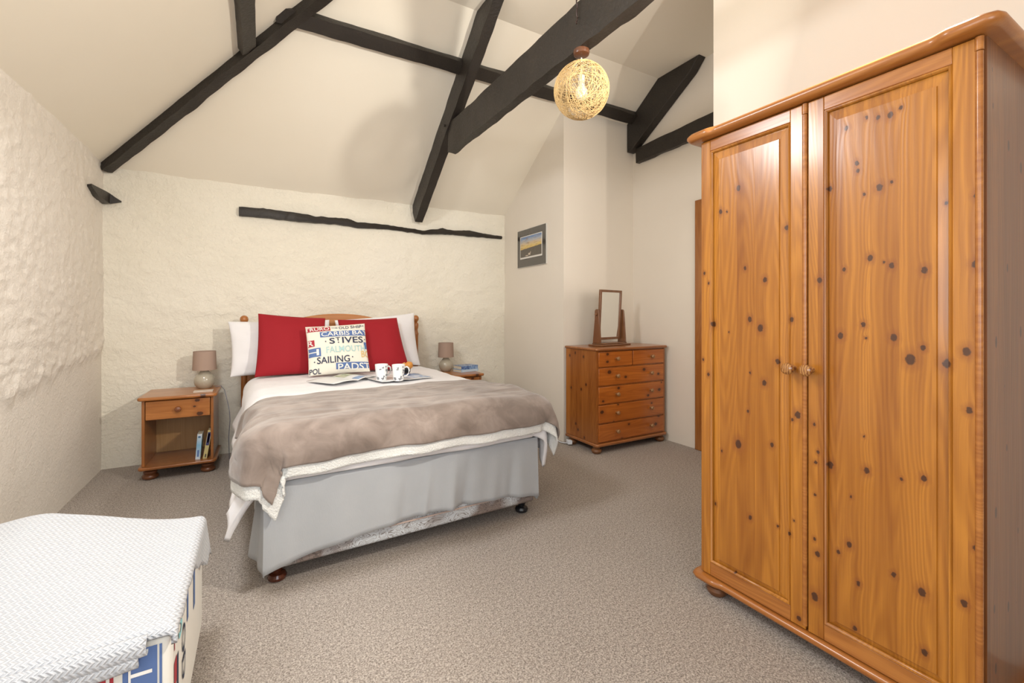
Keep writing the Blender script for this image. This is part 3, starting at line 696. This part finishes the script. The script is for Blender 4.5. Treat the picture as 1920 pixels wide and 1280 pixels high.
def finish(bm, maxe, clip):
    if clip:
        for (co, no) in clip:
            bmesh.ops.bisect_plane(bm, geom=bm.verts[:] + bm.edges[:] + bm.faces[:], plane_co=(*co, 0), plane_no=(*no, 0), clear_outer=True)
    bmesh.ops.triangulate(bm, faces=bm.faces)
    for _ in range(6):
        long = [e for e in bm.edges if e.calc_length() > maxe]
        if not long: break
        bmesh.ops.subdivide_edges(bm, edges=long, cuts=1); bmesh.ops.triangulate(bm, faces=[f for f in bm.faces if len(f.verts) > 3])
def stamp(name, bm, fn, mat, parent):
    """map the flat lettering onto a surface and link it as a part"""
    me = bpy.data.meshes.new(name); bm.to_mesh(me); bm.free()
    off = parent.location
    for v in me.vertices: v.co = Vector(fn(v.co.x, v.co.y)) - off
    return link(name, me, mat, parent, smooth=0)
INK = {k: plain('ink_' + k, c, .85) for k, c in dict(navy=(.030, .040, .085), blue=(.10, .17, .38), red=(.42, .035, .05), white=(.82, .80, .76), pale=(.42, .62, .62), gold=(.72, .50, .20), cyan=(.30, .66, .72), leaf=(.55, .50, .34)).items()}
def letter_cushion():
    S = lambda d: (lambda x, y: LF(max(-.985, min(.985, x)), max(-.985, min(.985, y)), 1, d))
    sk = lambda y0, k: None
    cl = [((.985, 0), (1, 0)), ((-.985, 0), (-1, 0)), ((0, -.985), (0, -1)), ((0, .985), (0, 1))]
    def block(x0, y0, x1, y1, ink, ins=None, body=None, tink='white', rot=0):
        stamp('colour_block', rect2d(x0, y0, x1, y1, .08, cl), S(.0025), INK[ink], LC)
        if body: stamp('lettering', text2d(body, *ins, bold=.012, rot=rot, maxe=.06, clip=cl), S(.0050), INK[tink], LC)
    def words(body, x0, y0, x1, y1, ink, bold=.0): stamp('lettering', text2d(body, x0, y0, x1, y1, bold=bold, maxe=.06, clip=cl), S(.0045), INK[ink], LC)
    def dot(x, y, ink='navy'): stamp('dot', disc2d(x, y, .022, .024), S(.0045), INK[ink], LC)
    block(-1.0, .72, -.22, .92, 'red', (-1.04, .745, -.26, .90), 'TRURO')
    words('THE', -.19, .80, .02, .86, 'navy'); words('OLD', .06, .76, .40, .89, 'navy', .004); words('SHIP', .46, .77, .86, .91, 'navy', .004); dot(.91, .87)
    block(-.58, .44, 1.0, .68, 'blue', (-.54, .47, .40, .66), 'CARBIS'); stamp('lettering', text2d('BAY', .50, .48, 1.08, .66, bold=.012, maxe=.06, clip=cl), S(.0050), INK['white'], LC)
    words('S', -.30, .13, -.12, .38, 'navy', .012); words('T', -.09, .24, .06, .39, 'navy', .012); dot(-.01, .17)
    words('IVES', .12, .13, .86, .39, 'navy', .012); dot(-.42, .25); dot(.93, .27)
    block(-1.0, .10, -.78, .36, 'red', (-1.0, .13, -.82, .33), 'R')
    block(-1.0, -.32, -.60, .02, 'blue', (-1.06, -.27, -.66, -.03), 'H')
    words('FALMOUTH', -.42, -.22, .90, .03, 'pale', .004); block(.88, -.12, 1.0, .16, 'blue')
    words('SAILING', -.74, -.62, .32, -.36, 'navy', .008); dot(-.82, -.53); dot(.42, -.44)
    words('BO', .74, -.46, 1.08, -.20, 'gold', .008)
    block(-.14, -.88, .98, -.64, 'blue', (-.08, -.94, 1.02, -.68), 'PADST')
    words('POL', -.98, -.98, -.62, -.78, 'navy', .008)
letter_cushion()

# ------------------------------------------------------------------ things lying on the bed
ZT = .712
def mug(name, x, y, rot, label):
    m = thing(name, (x, y, ZT + .004), label, 'mug', R(rot), 'butterfly mugs on the bed')
    cer = plain('white_china', (.84, .85, .86), .15, Coat_Weight=.3)
    H, r0, r1 = .118, .036, .047
    rad = lambda z: r0 + (r1 - r0) * (z / H) ** .9
    prof = [(0, 0), (r0 - .004, 0), (r0, .004)] + [(rad(z), z) for z in (.02, .04, .06, .08, .10, H - .002)] + [(r1 - .0015, H), (r1 - .004, H - .002)] + [(rad(z) - .004, z) for z in (.08, .04, .012)] + [(.02, .008), (0, .008)]
    part('body', MB().lathe(prof, n=32), cer, m, local=True)
    part('handle', MB().tube([(rad(.092) - .003, 0, .094), (.062, 0, .098), (.076, 0, .088), (.080, 0, .068), (.074, 0, .046), (.058, 0, .032), (rad(.03) - .003, 0, .030)], [.006, .006, .0055, .0055, .0055, .006, .006], 10), cer, m, local=True)
    b = MB(); rnd = random.Random(4)
    for i in range(22):
        a = rnd.uniform(0, 2 * PI) if i > 9 else R(-150 - rot + i * 14 + rnd.uniform(-6, 6)); z = rnd.uniform(.014, .105); s = rnd.choice((.0055, .0075, .011)); tl = rnd.uniform(-.6, .6)
        def q(u, v):
            uu = u * math.cos(tl) - v * math.sin(tl); vv = u * math.sin(tl) + v * math.cos(tl); zz = z + vv * s
            rr = rad(max(.004, min(H - .004, zz))) + .0006; an = a + uu * s / rr
            return (rr * math.cos(an), rr * math.sin(an), zz)
        for sg in (-1, 1):
            b.add([q(0, .1), q(sg * .35, .75), q(sg * 1.05, .9), q(sg * .95, .25), q(0, -.05)], [(0, 1, 2, 3, 4)])
            b.add([q(0, .0), q(sg * .8, .0), q(sg * .75, -.6), q(sg * .3, -.75), q(0, -.2)], [(0, 1, 2, 3, 4)])
        b.add([q(-.08, .6), q(.08, .6), q(.08, -.6), q(-.08, -.6)], [(0, 1, 2, 3)])
    part('butterfly_print', b, plain('butterfly_ink', (.20, .21, .23), .4), m, local=True, fix=False)['kind'] = 'stuff'
mug('mug', .790, 3.315, 20, 'white butterfly mug nearer the lettered cushion, left of the pair')
mug('mug', .893, 3.235, 0, 'white butterfly mug with its handle to the right, right of the pair')
def page_mat(name, kind):
    t = NT(name); v = t.c.outputs['Object']
    n = t.noise(v, 22, 3)
    if kind == 'grey': c = t.ramp(n, [(.35, (.20, .18, .15)), (.5, (.42, .43, .38)), (.65, (.62, .62, .58))])
    elif kind == 'green': c = t.ramp(n, [(.35, (.20, .24, .10)), (.5, (.46, .48, .30)), (.65, (.62, .58, .45))])
    elif kind == 'brown': c = t.ramp(n, [(.35, (.08, .06, .045)), (.6, (.30, .24, .19))])
    elif kind == 'red': c = t.ramp(n, [(.4, (.30, .03, .04)), (.6, (.45, .10, .08))])
    elif kind == 'sky': c = t.ramp(n, [(.35, (.16, .32, .62)), (.5, (.50, .60, .78)), (.66, (.75, .76, .82))])
    else: c = t.ramp(n, [(.38, (.06, .12, .30)), (.6, (.22, .36, .62))])
    return t.out(c, .3)
def magazine(name, loc, rz, label, panels, arch=.02, w=.21, h=.29):
    m = thing(name, loc, label, 'magazine', R(rz)); paper = plain('magazine_paper', (.78, .78, .77), .35)
    def surf(s, off):
        def f(x, y):
            k = abs(x) / w
            return (x, y, off + .004 + arch * math.sin(min(1, k) * PI) * .8 * (.7 + .3 * s) + .006 * k * fbm(k * 2, y * 4, s, 2))
        return f
    for s in (-1, 1):
        fn = surf(s, 0)
        part('page', MB().grid(lambda u, v: fn(s * w * u, -h / 2 + h * v), 16, 8), paper, m, local=True, smooth=0, fix=False, solid=.003)
    for (x0, y0, x1, y1, kind) in panels:
        fn = surf(1 if x0 >= 0 else -1, .0012)
        part('printed_photo', MB().grid(lambda u, v: fn(x0 + (x1 - x0) * u, y0 + (y1 - y0) * v), 10, 6), page_mat('print_' + kind, kind), m, local=True, smooth=0, fix=False)
magazine('magazine', (.56, 3.52, ZT), 32, 'open magazine with grey and green photographs in front of the lettered cushion',
         [(-.14, -.13, -.01, .10, 'grey'), (.02, .02, .19, .13, 'green'), (-.15, .11, -.02, .14, 'brown'), (.12, -.13, .20, -.02, 'blue'), (.02, -.13, .09, -.06, 'blue')], .022)
magazine('magazine', (.945, 3.40, ZT), 12, 'blue and white magazine lying flat under the two mugs',
         [(-.20, -.13, -.08, .02, 'blue'), (-.20, .03, -.04, .14, 'red'), (.06, .04, .205, .14, 'blue'), (.02, -.13, .20, .03, 'sky'), (-.07, -.12, -.01, .02, 'brown')], .0)
tk = thing('trinket', (1.085, 3.62, ZT), 'small knobbly orange and black ornament lying behind the right mug', 'ornament')
def blob(c, r, seed, n=14):
    return MB().grid(lambda u, v: Vector(c) + Vector((math.cos(2 * PI * u) * math.sin(PI * v), math.sin(2 * PI * u) * math.sin(PI * v), -math.cos(PI * v))) * r * (1 + .18 * fbm(math.cos(2 * PI * u) * 2 * math.sin(PI * v), math.sin(2 * PI * u) * 2 * math.sin(PI * v), seed + 2 * math.cos(PI * v), 2)), n, n)
part('base', blob((1.065, 3.62, ZT + .028), .034, 3), plain('black_plastic', (.012, .012, .014), .4), tk)
part('knob', blob((1.088, 3.62, ZT + .066), .032, 9), plain('orange_plastic', (.70, .30, .06), .4), tk)
part('knob', blob((1.050, 3.63, ZT + .068), .022, 5), plain('orange_plastic', (.66, .33, .10), .4), tk)

# ------------------------------------------------------------------ nightstands, lamps, books
def nightstand():
    rt = (-.503, 4.27, 0)
    N = thing('nightstand', rt, 'pine nightstand with one drawer and an open shelf of books, left of the bed', 'nightstand', R(-1))
    nl, nd = (.52, .205, .055), (.31, .105, .022)
    mv = pine('nightstand_pine', 'yzx', stave=.1, light=(.36, .135, .035), dark=(.22, .072, .016), rand=False); mt = pine('nightstand_top_pine', 'yxz', stave=.09, light=nl, dark=nd)
    mdw = pine('nightstand_drawer_pine', 'zxy', stave=.07, light=nl, dark=nd, knots=[(.556, .114, 1), (.511, .097, .6), (.455, .130, 1.3)], krad=.013)
    mbk = pine('nightstand_back_ply', 'xzy', stave=0, rand=False, light=(.50, .30, .13), dark=(.38, .205, .075))
    P = lambda n, mb, mat, par=N, **k: part(n, mb, mat, par, local=True, **k)
    P('side', MB().box(-.215, -.195, .105, -.197, .20, .578), mv, bevel=.002); P('side', MB().box(.197, -.195, .105, .215, .20, .578), mv, bevel=.002)
    P('back_panel', MB().box(-.197, .188, .105, .197, .196, .578), mbk)
    P('shelf', rounded_board(-.235, .235, -.225, .205, .082, .104, .03), mv, bevel=.007, seg=3)
    P('top', rounded_board(-.238, .238, -.228, .212, .579, .604, .03), mt, bevel=.009, seg=3)
    d = P('drawer', MB().box(-.193, -.198, .436, .193, .17, .572), mdw, bevel=.004)
    P('knob', MB().lathe([(0, 0), (.010, 0), (.010, -.012), (.018, -.018), (.021, -.027), (.017, -.035), (.008, -.039), (0, -.040)], (0, -.198, .505), 'y', 22), plain('red_brown_knob', (.20, .065, .025), .3, Coat_Weight=.4), d)
    for (x, y) in ((-.175, -.135), (.175, -.135), (-.175, .14), (.175, .14)):
        P('bun_foot', MB().lathe([(0, 0), (.034, 0), (.047, .010), (.050, .022), (.044, .034), (.036, .040), (.042, .048), (.042, .060), (.030, .066), (.034, .083), (0, .083)], (x, y, 0)), plain('foot_wood_red', (.18, .066, .026), .35))
    c = copy_tree(N); c.location = (1.755, 4.27, .012); c.rotation_euler = (0, 0, R(1)); c['label'] = 'pine nightstand right of the bed, mostly hidden behind the duvet'
    c.location.z = 0
    for ch in c.children:
        pass
nightstand()
def lamp(x, y, label, cord=None):
    L = thing('table_lamp', (x, y, .604), label, 'lamp', 0, 'bedside lamps')
    t = NT('glazed_ceramic'); v = t.c.outputs['Object']
    cer = t.out(t.mix(t.noise(v, 40, 4), (.40, .355, .275), (.50, .455, .365)), .16, Coat_Weight=.5)
    t = NT('taupe_shade'); v = t.c.outputs['Object']
    sh = t.out((.40, .285, .225), .85, t.noise(t.vmath('MULTIPLY', v, (1, 1, 900)), 1, 2), .1, .002)
    P = lambda n, mb, mat, par=L, **k: part(n, mb, mat, par, local=True, **k)
    P('base', MB().lathe([(0, 0), (.040, 0), (.050, .008), (.066, .030), (.073, .055), (.071, .078), (.060, .102), (.042, .122), (.030, .136), (.027, .146), (0, .146)], n=36), cer)
    P('lamp_holder', MB().lathe([(0, .146), (.014, .146), (.014, .20), (0, .20)], n=16), plain('white_fitting', (.8, .8, .78), .4))
    P('bulb', MB().lathe([(0, .20), (.012, .20), (.024, .225), (.026, .24), (.018, .258), (0, .264)], n=16), plain('bulb_glass', (.85, .85, .82), .2))
    s = P('lamp_shade', MB().lathe([(.082, .148), (.077, .298), (.0755, .298), (.0805, .148), (.082, .148)], n=40), sh, smooth=50)
    s.data.polygons  # open rings
    bm = bmesh.new(); bm.from_mesh(s.data); bmesh.ops.delete(bm, geom=[f for f in bm.faces if len(f.verts) > 6], context='FACES_ONLY'); bm.to_mesh(s.data); bm.free()
    if cord: part('cord', MB().tube(cord, .003, 6), plain('grey_flex', (.22, .22, .25), .5), L)
    return L
lamp(-.372, 4.36, 'ceramic table lamp with taupe drum shade on the left nightstand', [(-.30, 4.37, .609), (-.26, 4.36, .612), (-.235, 4.32, .585), (-.21, 4.24, .50), (-.195, 4.2, .43), (-.19, 4.18, .36), (-.20, 4.20, .22), (-.2, 4.3, .02)])
lamp(1.715, 4.40, 'ceramic table lamp with taupe drum shade on the right nightstand')
solo('coaster', MB().box(-.425, 4.13, .6045, -.30, 4.215, .612), plain('pale_card', (.62, .54, .46), .6), 'small pale card lying in front of the left lamp', 'card', bevel=.001)
def book(x, y, z, w_, d_, h_, rz, tilt, spine, label, extra=(), flat=False, cat='book', group=None):
    """upright: w_ thick (x), d_ deep (y), h_ tall; spine towards -y"""
    B = thing('book', (x, y, z), label, cat, 0, group); B.rotation_euler = (0, R(tilt), R(rz))
    P = lambda n, mb, mat, par=B, **k: part(n, mb, mat, par, local=True, **k)
    cm = spine if not isinstance(spine, tuple) else plain('book_cover', spine, .4)
    if flat: 
        P('cover', MB().box(-w_ / 2, -d_ / 2, 0, w_ / 2, d_ / 2, .003).box(-w_ / 2, -d_ / 2, h_ - .003, w_ / 2, d_ / 2, h_).box(-w_ / 2, -d_ / 2, .003, w_ / 2, -d_ / 2 + .003, h_ - .003), cm)
        P('page_block', MB().box(-w_ / 2 + .003, -d_ / 2 + .003, .003, w_ / 2 - .003, d_ / 2 - .004, h_ - .003), plain('page_edges', (.72, .66, .52), .8))
    else:
        P('cover', MB().box(0, 0, 0, .002, d_, h_).box(w_ - .002, 0, 0, w_, d_, h_).box(.002, 0, 0, w_ - .002, .002, h_), cm)
        P('page_block', MB().box(.002, .002, .003, w_ - .002, d_ - .004, h_ - .003), plain('page_edges', (.55, .48, .34), .8))
    for (x0, z0, x1, z1, c) in extra:
        yy = -d_ / 2 if flat else 0
        ox = -w_ / 2 if flat else 0
        P('spine_print', MB().box(ox + x0, yy - .0006, z0, ox + x1, yy, z1), plain('spine_ink', c, .4))
    return B
def grad(name, a, b, c):
    t = NT(name); return t.out(t.ramp(t.sep(t.c.outputs['Generated'])[2], [(0.0, a), (.55, b), (1.0, c)]), .35)
book(-.408, 4.10, .105, .030, .13, .190, 0, 4, grad('blue_white_spine', (.70, .78, .85), (.25, .52, .75), (.72, .78, .84)), 'blue and white paperback standing in the left nightstand', [(.008, .02, .020, .07, (.12, .22, .5)), (.006, .160, .022, .175, (.1, .2, .35))])
book(-.362, 4.10, .105, .026, .135, .215, 0, 9, (.62, .53, .24), 'cream and navy paperback leaning in the left nightstand', [(.003, .10, .023, .20, (.05, .05, .16)), (.010, .01, .018, .035, (.06, .05, .05)), (.008, .12, .018, .19, (.45, .35, .25))])
book(1.900, 4.31, .604, .22, .15, .026, 14, 0, (.42, .58, .75), 'pale blue book at the bottom of the stack on the right nightstand', [(.01, .004, .21, .020, (.60, .72, .84))], flat=True)
t_ = NT('blue_cover'); mcov = t_.out(t_.ramp(t_.noise(t_.c.outputs['Object'], 30, 3), [(.4, (.05, .10, .28)), (.55, (.22, .36, .62)), (.7, (.55, .62, .70))]), .3)
book(1.902, 4.312, .6305, .21, .145, .036, 12, 0, mcov, 'blue patterned book lying on top of the pale blue book', flat=True)

# ------------------------------------------------------------------ pendant lamp under the collar beam
def pendant():
    x, y = 1.487, 1.863
    p = thing('pendant_lamp', (x, y, 2.24), 'woven string globe pendant lamp hanging from the black collar beam', 'lamp')
    br = NT('rose_wood'); rw = br.out(br.mix(br.noise(br.c.outputs['Object'], 30, 3), (.075, .026, .012), (.14, .055, .025)), .3)
    part('ceiling_rose', MB().lathe([(0, 2.594), (.042, 2.594), (.043, 2.582), (.040, 2.571), (.032, 2.567), (0, 2.567)], (x, y, 0), n=28), rw, p)
    part('cord', MB().tube([(x, y, 2.555), (x, y, 2.44)], .0035, 8), plain('white_cord', (.82, .80, .74), .5), p)
    part('lamp_holder', MB().lathe([(0, 2.46), (.018, 2.46), (.018, 2.41), (0, 2.41)], (x, y, 0), n=16), plain('white_fitting', (.8, .8, .78), .4), p)
    part('bulb', MB().lathe([(0, 2.33), (.02, 2.336), (.032, 2.36), (.030, 2.385), (.016, 2.41), (0, 2.412)], (x, y, 0), n=18), plain('bulb_glass', (.9, .88, .86), .25), p)
    c = Vector((x, y, 2.382)); rad = .145; rnd = random.Random(3)
    mb = MB()
    for i in range(125):
        nrm = Vector((rnd.gauss(0, 1), rnd.gauss(0, 1), rnd.gauss(0, .9))).normalized()
        a = nrm.orthogonal().normalized(); b = nrm.cross(a); d = rnd.uniform(-.75, .75) * rad; rr = math.sqrt(rad * rad - d * d) * rnd.uniform(.985, 1.005)
        mb.tube([c + nrm * d + (a * math.cos(2 * PI * k / 40) + b * math.sin(2 * PI * k / 40)) * rr for k in range(40)], .0011, 4, closed=True)
    t = NT('natural_string')
    m = t.out((.66, .46, .21), .75)
    m.node_tree.nodes['Principled BSDF'].inputs['Subsurface Weight'].default_value = 0
    o = part('string_shade', mb, m, p, fix=False, smooth=0); o['kind'] = 'stuff'
pendant()

# ------------------------------------------------------------------ ottoman with printed cover and the knitted throw over it
OX0, OX1, OY0, OY1, OZ = -.96, -.180, 1.345, 2.03, .430
def ottoman():
    O = thing('ottoman', ((OX0 + OX1) / 2, (OY0 + OY1) / 2, 0), 'square ottoman covered in cream fabric printed with coloured words, bottom left', 'ottoman')
    mc = fabric('printed_canvas', (.80, .78, .72), .85, sheen=.1)
    part('body', MB().box(OX0, OY0, .04, OX1, OY1, OZ), mc, O, bevel=.018, seg=4)
    for (x, y) in ((OX0 + .06, OY0 + .06), (OX1 - .06, OY0 + .06), (OX0 + .06, OY1 - .06), (OX1 - .06, OY1 - .06)):
        part('foot', MB().lathe([(0, 0), (.02, 0), (.025, .04), (0, .04)], (x, y, 0), n=16), plain('dark_foot', (.04, .025, .02), .4), O)
    fr = lambda d: (lambda x, y: (x, OY0 - d, y)); sd = lambda d: (lambda x, y: (OX1 + d, x, y))
    def blk(f, r, ink, d=.0012): stamp('colour_block', rect2d(*r, .2), f(d), INK[ink], O)
    def wd(f, body, r, ink, rot=0, bold=.012, d=.0022): stamp('lettering', text2d(body, *r, rot=rot, bold=bold, maxe=.2), f(d), INK[ink], O)
    blk(fr, (-.272, .10, -.208, .412), 'blue'); blk(fr, (-.204, .10, -.199, .412), 'blue'); wd(fr, 'PROJECT'[-2:], (-.262, .25, -.217, .385), 'white', 90, -.01)
    blk(fr, (-.352, .10, -.288, .405), 'red'); wd(fr, 'SE', (-.345, .27, -.294, .400), 'white', 90, .0)
    blk(fr, (-.43, .10, -.368, .392), 'cyan'); blk(fr, (-.422, .10, -.376, .385), 'white', .0018)
    # right flank
    wd(sd, 'S', (1.44, .345, 1.50, .425), 'cyan'); blk(sd, (1.372, .365, 1.382, .425), 'red')
    wd(sd, 'OD', (1.50, .19, 1.56, .34), 'navy', -90); blk(sd, (1.37, .27, 1.41, .335), 'red'); blk(sd, (1.415, .22, 1.44, .325), 'navy')
    blk(sd, (1.60, .30, 1.63, .42), 'blue'); blk(sd, (1.75, .25, 1.79, .42), 'blue')
    for k in range(7): stamp('leaf_print', disc2d(1.385 + .006 * math.sin(k), .22 - k * .022, .012, .007), sd(.0015), INK['leaf'], O)
ottoman()
def knit():
    t = NT('white_knit'); p = t.sep(t.c.outputs['Object'])
    tri = t.math('PINGPONG', t.math('ADD', p[1], p[2]), .011)
    s = t.math('SINE', t.math('MULTIPLY', t.math('ADD', p[0], t.math('MULTIPLY', tri, .9)), 2 * PI / .0125))
    h = t.math('ADD', t.math('MULTIPLY_ADD', s, .5, .5), t.math('MULTIPLY', t.noise(t.c.outputs['Object'], 400, 2), .5))
    mat = t.out(t.mix(t.math('MULTIPLY_ADD', s, .5, .5), (.52, .55, .60), (.66, .68, .72)), .95, h, .8, .004, Sheen_Weight=.2)
    K = thing('knitted_throw', ((OX0 + OX1) / 2, (OY0 + OY1) / 2, OZ), 'white zigzag knitted throw folded over the ottoman in the bottom left corner', 'blanket')
    def top(u, v):
        y = OY0 - .012 + (OY1 - OY0 + .03) * v
        sm = lambda q: (lambda w_: w_ * w_ * (3 - 2 * w_))(max(0, min(1, q)))
        hang = .018 + .115 * sm((y - 1.62) / .36) + .008 * math.sin(y * 40)
        a = OX0 + (OX1 + .012 - OX0 + hang) * u; r_ = .022
        st, dr = bend(a - (OX1 + .012 - r_), r_)
        x = a if a < OX1 + .012 - r_ else OX1 + .012 - r_ + st + .12 * max(0, dr - r_) * sm((y - 1.7) / .3)
        m = sm((-.20 - x) / .42); b_ = sm((y - 1.36) / .6)
        fr, df = bend((OY0 + .014) - y, .02)
        z = OZ + .020 + .088 * m * b_ + .014 * math.exp(-((x + .62) / .08) ** 2) * b_ + .004 * fbm(x * 5, y * 5, 2, 3) - dr - df
        bk = max(0, y - (OY1 - .02)); z -= bk * bk * 14
        return (x, y, z)
    part('top_layer', MB().grid(top, 90, 70), mat, K, smooth=0, fix=False, solid=.012)
    # rolled fold along the front edge
    def roll(u, v):
        x = OX0 + (OX1 - .045 - OX0) * u; a = R(100) - R(290) * v; r_ = .016 + .004 * fbm(x * 8, 1, 1, 2)
        return (x, OY0 - .010 + r_ * math.cos(a) * -1.0, OZ - .006 - .022 * (1 - u) + r_ * math.sin(a) * 1.25)
    part('front_fold', MB().grid(roll, 50, 18), mat, K, smooth=0, fix=False, solid=.004)
    def lower(u, v):
        x = OX0 + (OX1 - .06 - OX0) * u; q = v
        return (x, OY0 - .012 - .006 * math.sin(q * PI), OZ - .015 - .045 * q * (1.25 - .5 * u) + .006 * fbm(x * 6, q, 3, 2))
    part('under_fold', MB().grid(lower, 50, 8), mat, K, smooth=0, fix=False, solid=.008)
knit()

# small white plastic lead lying behind the chest foot
sk = thing('adaptor', (2.49, 3.30, 0), 'small white plug adaptor on the carpet behind the chest of drawers foot', 'adaptor')
part('body', MB().prism([(2.455, 3.27, .012), (2.492, 3.25, .012), (2.50, 3.29, .012), (2.47, 3.32, .012)], (0, 0, .038)), plain('white_plastic', (.72, .76, .82), .35), sk, bevel=.005)
part('cord', MB().tube([(2.47, 3.31, .015), (2.455, 3.38, .008), (2.47, 3.46, .006)], .005, 8), plain('white_plastic', (.72, .76, .82), .35), sk)
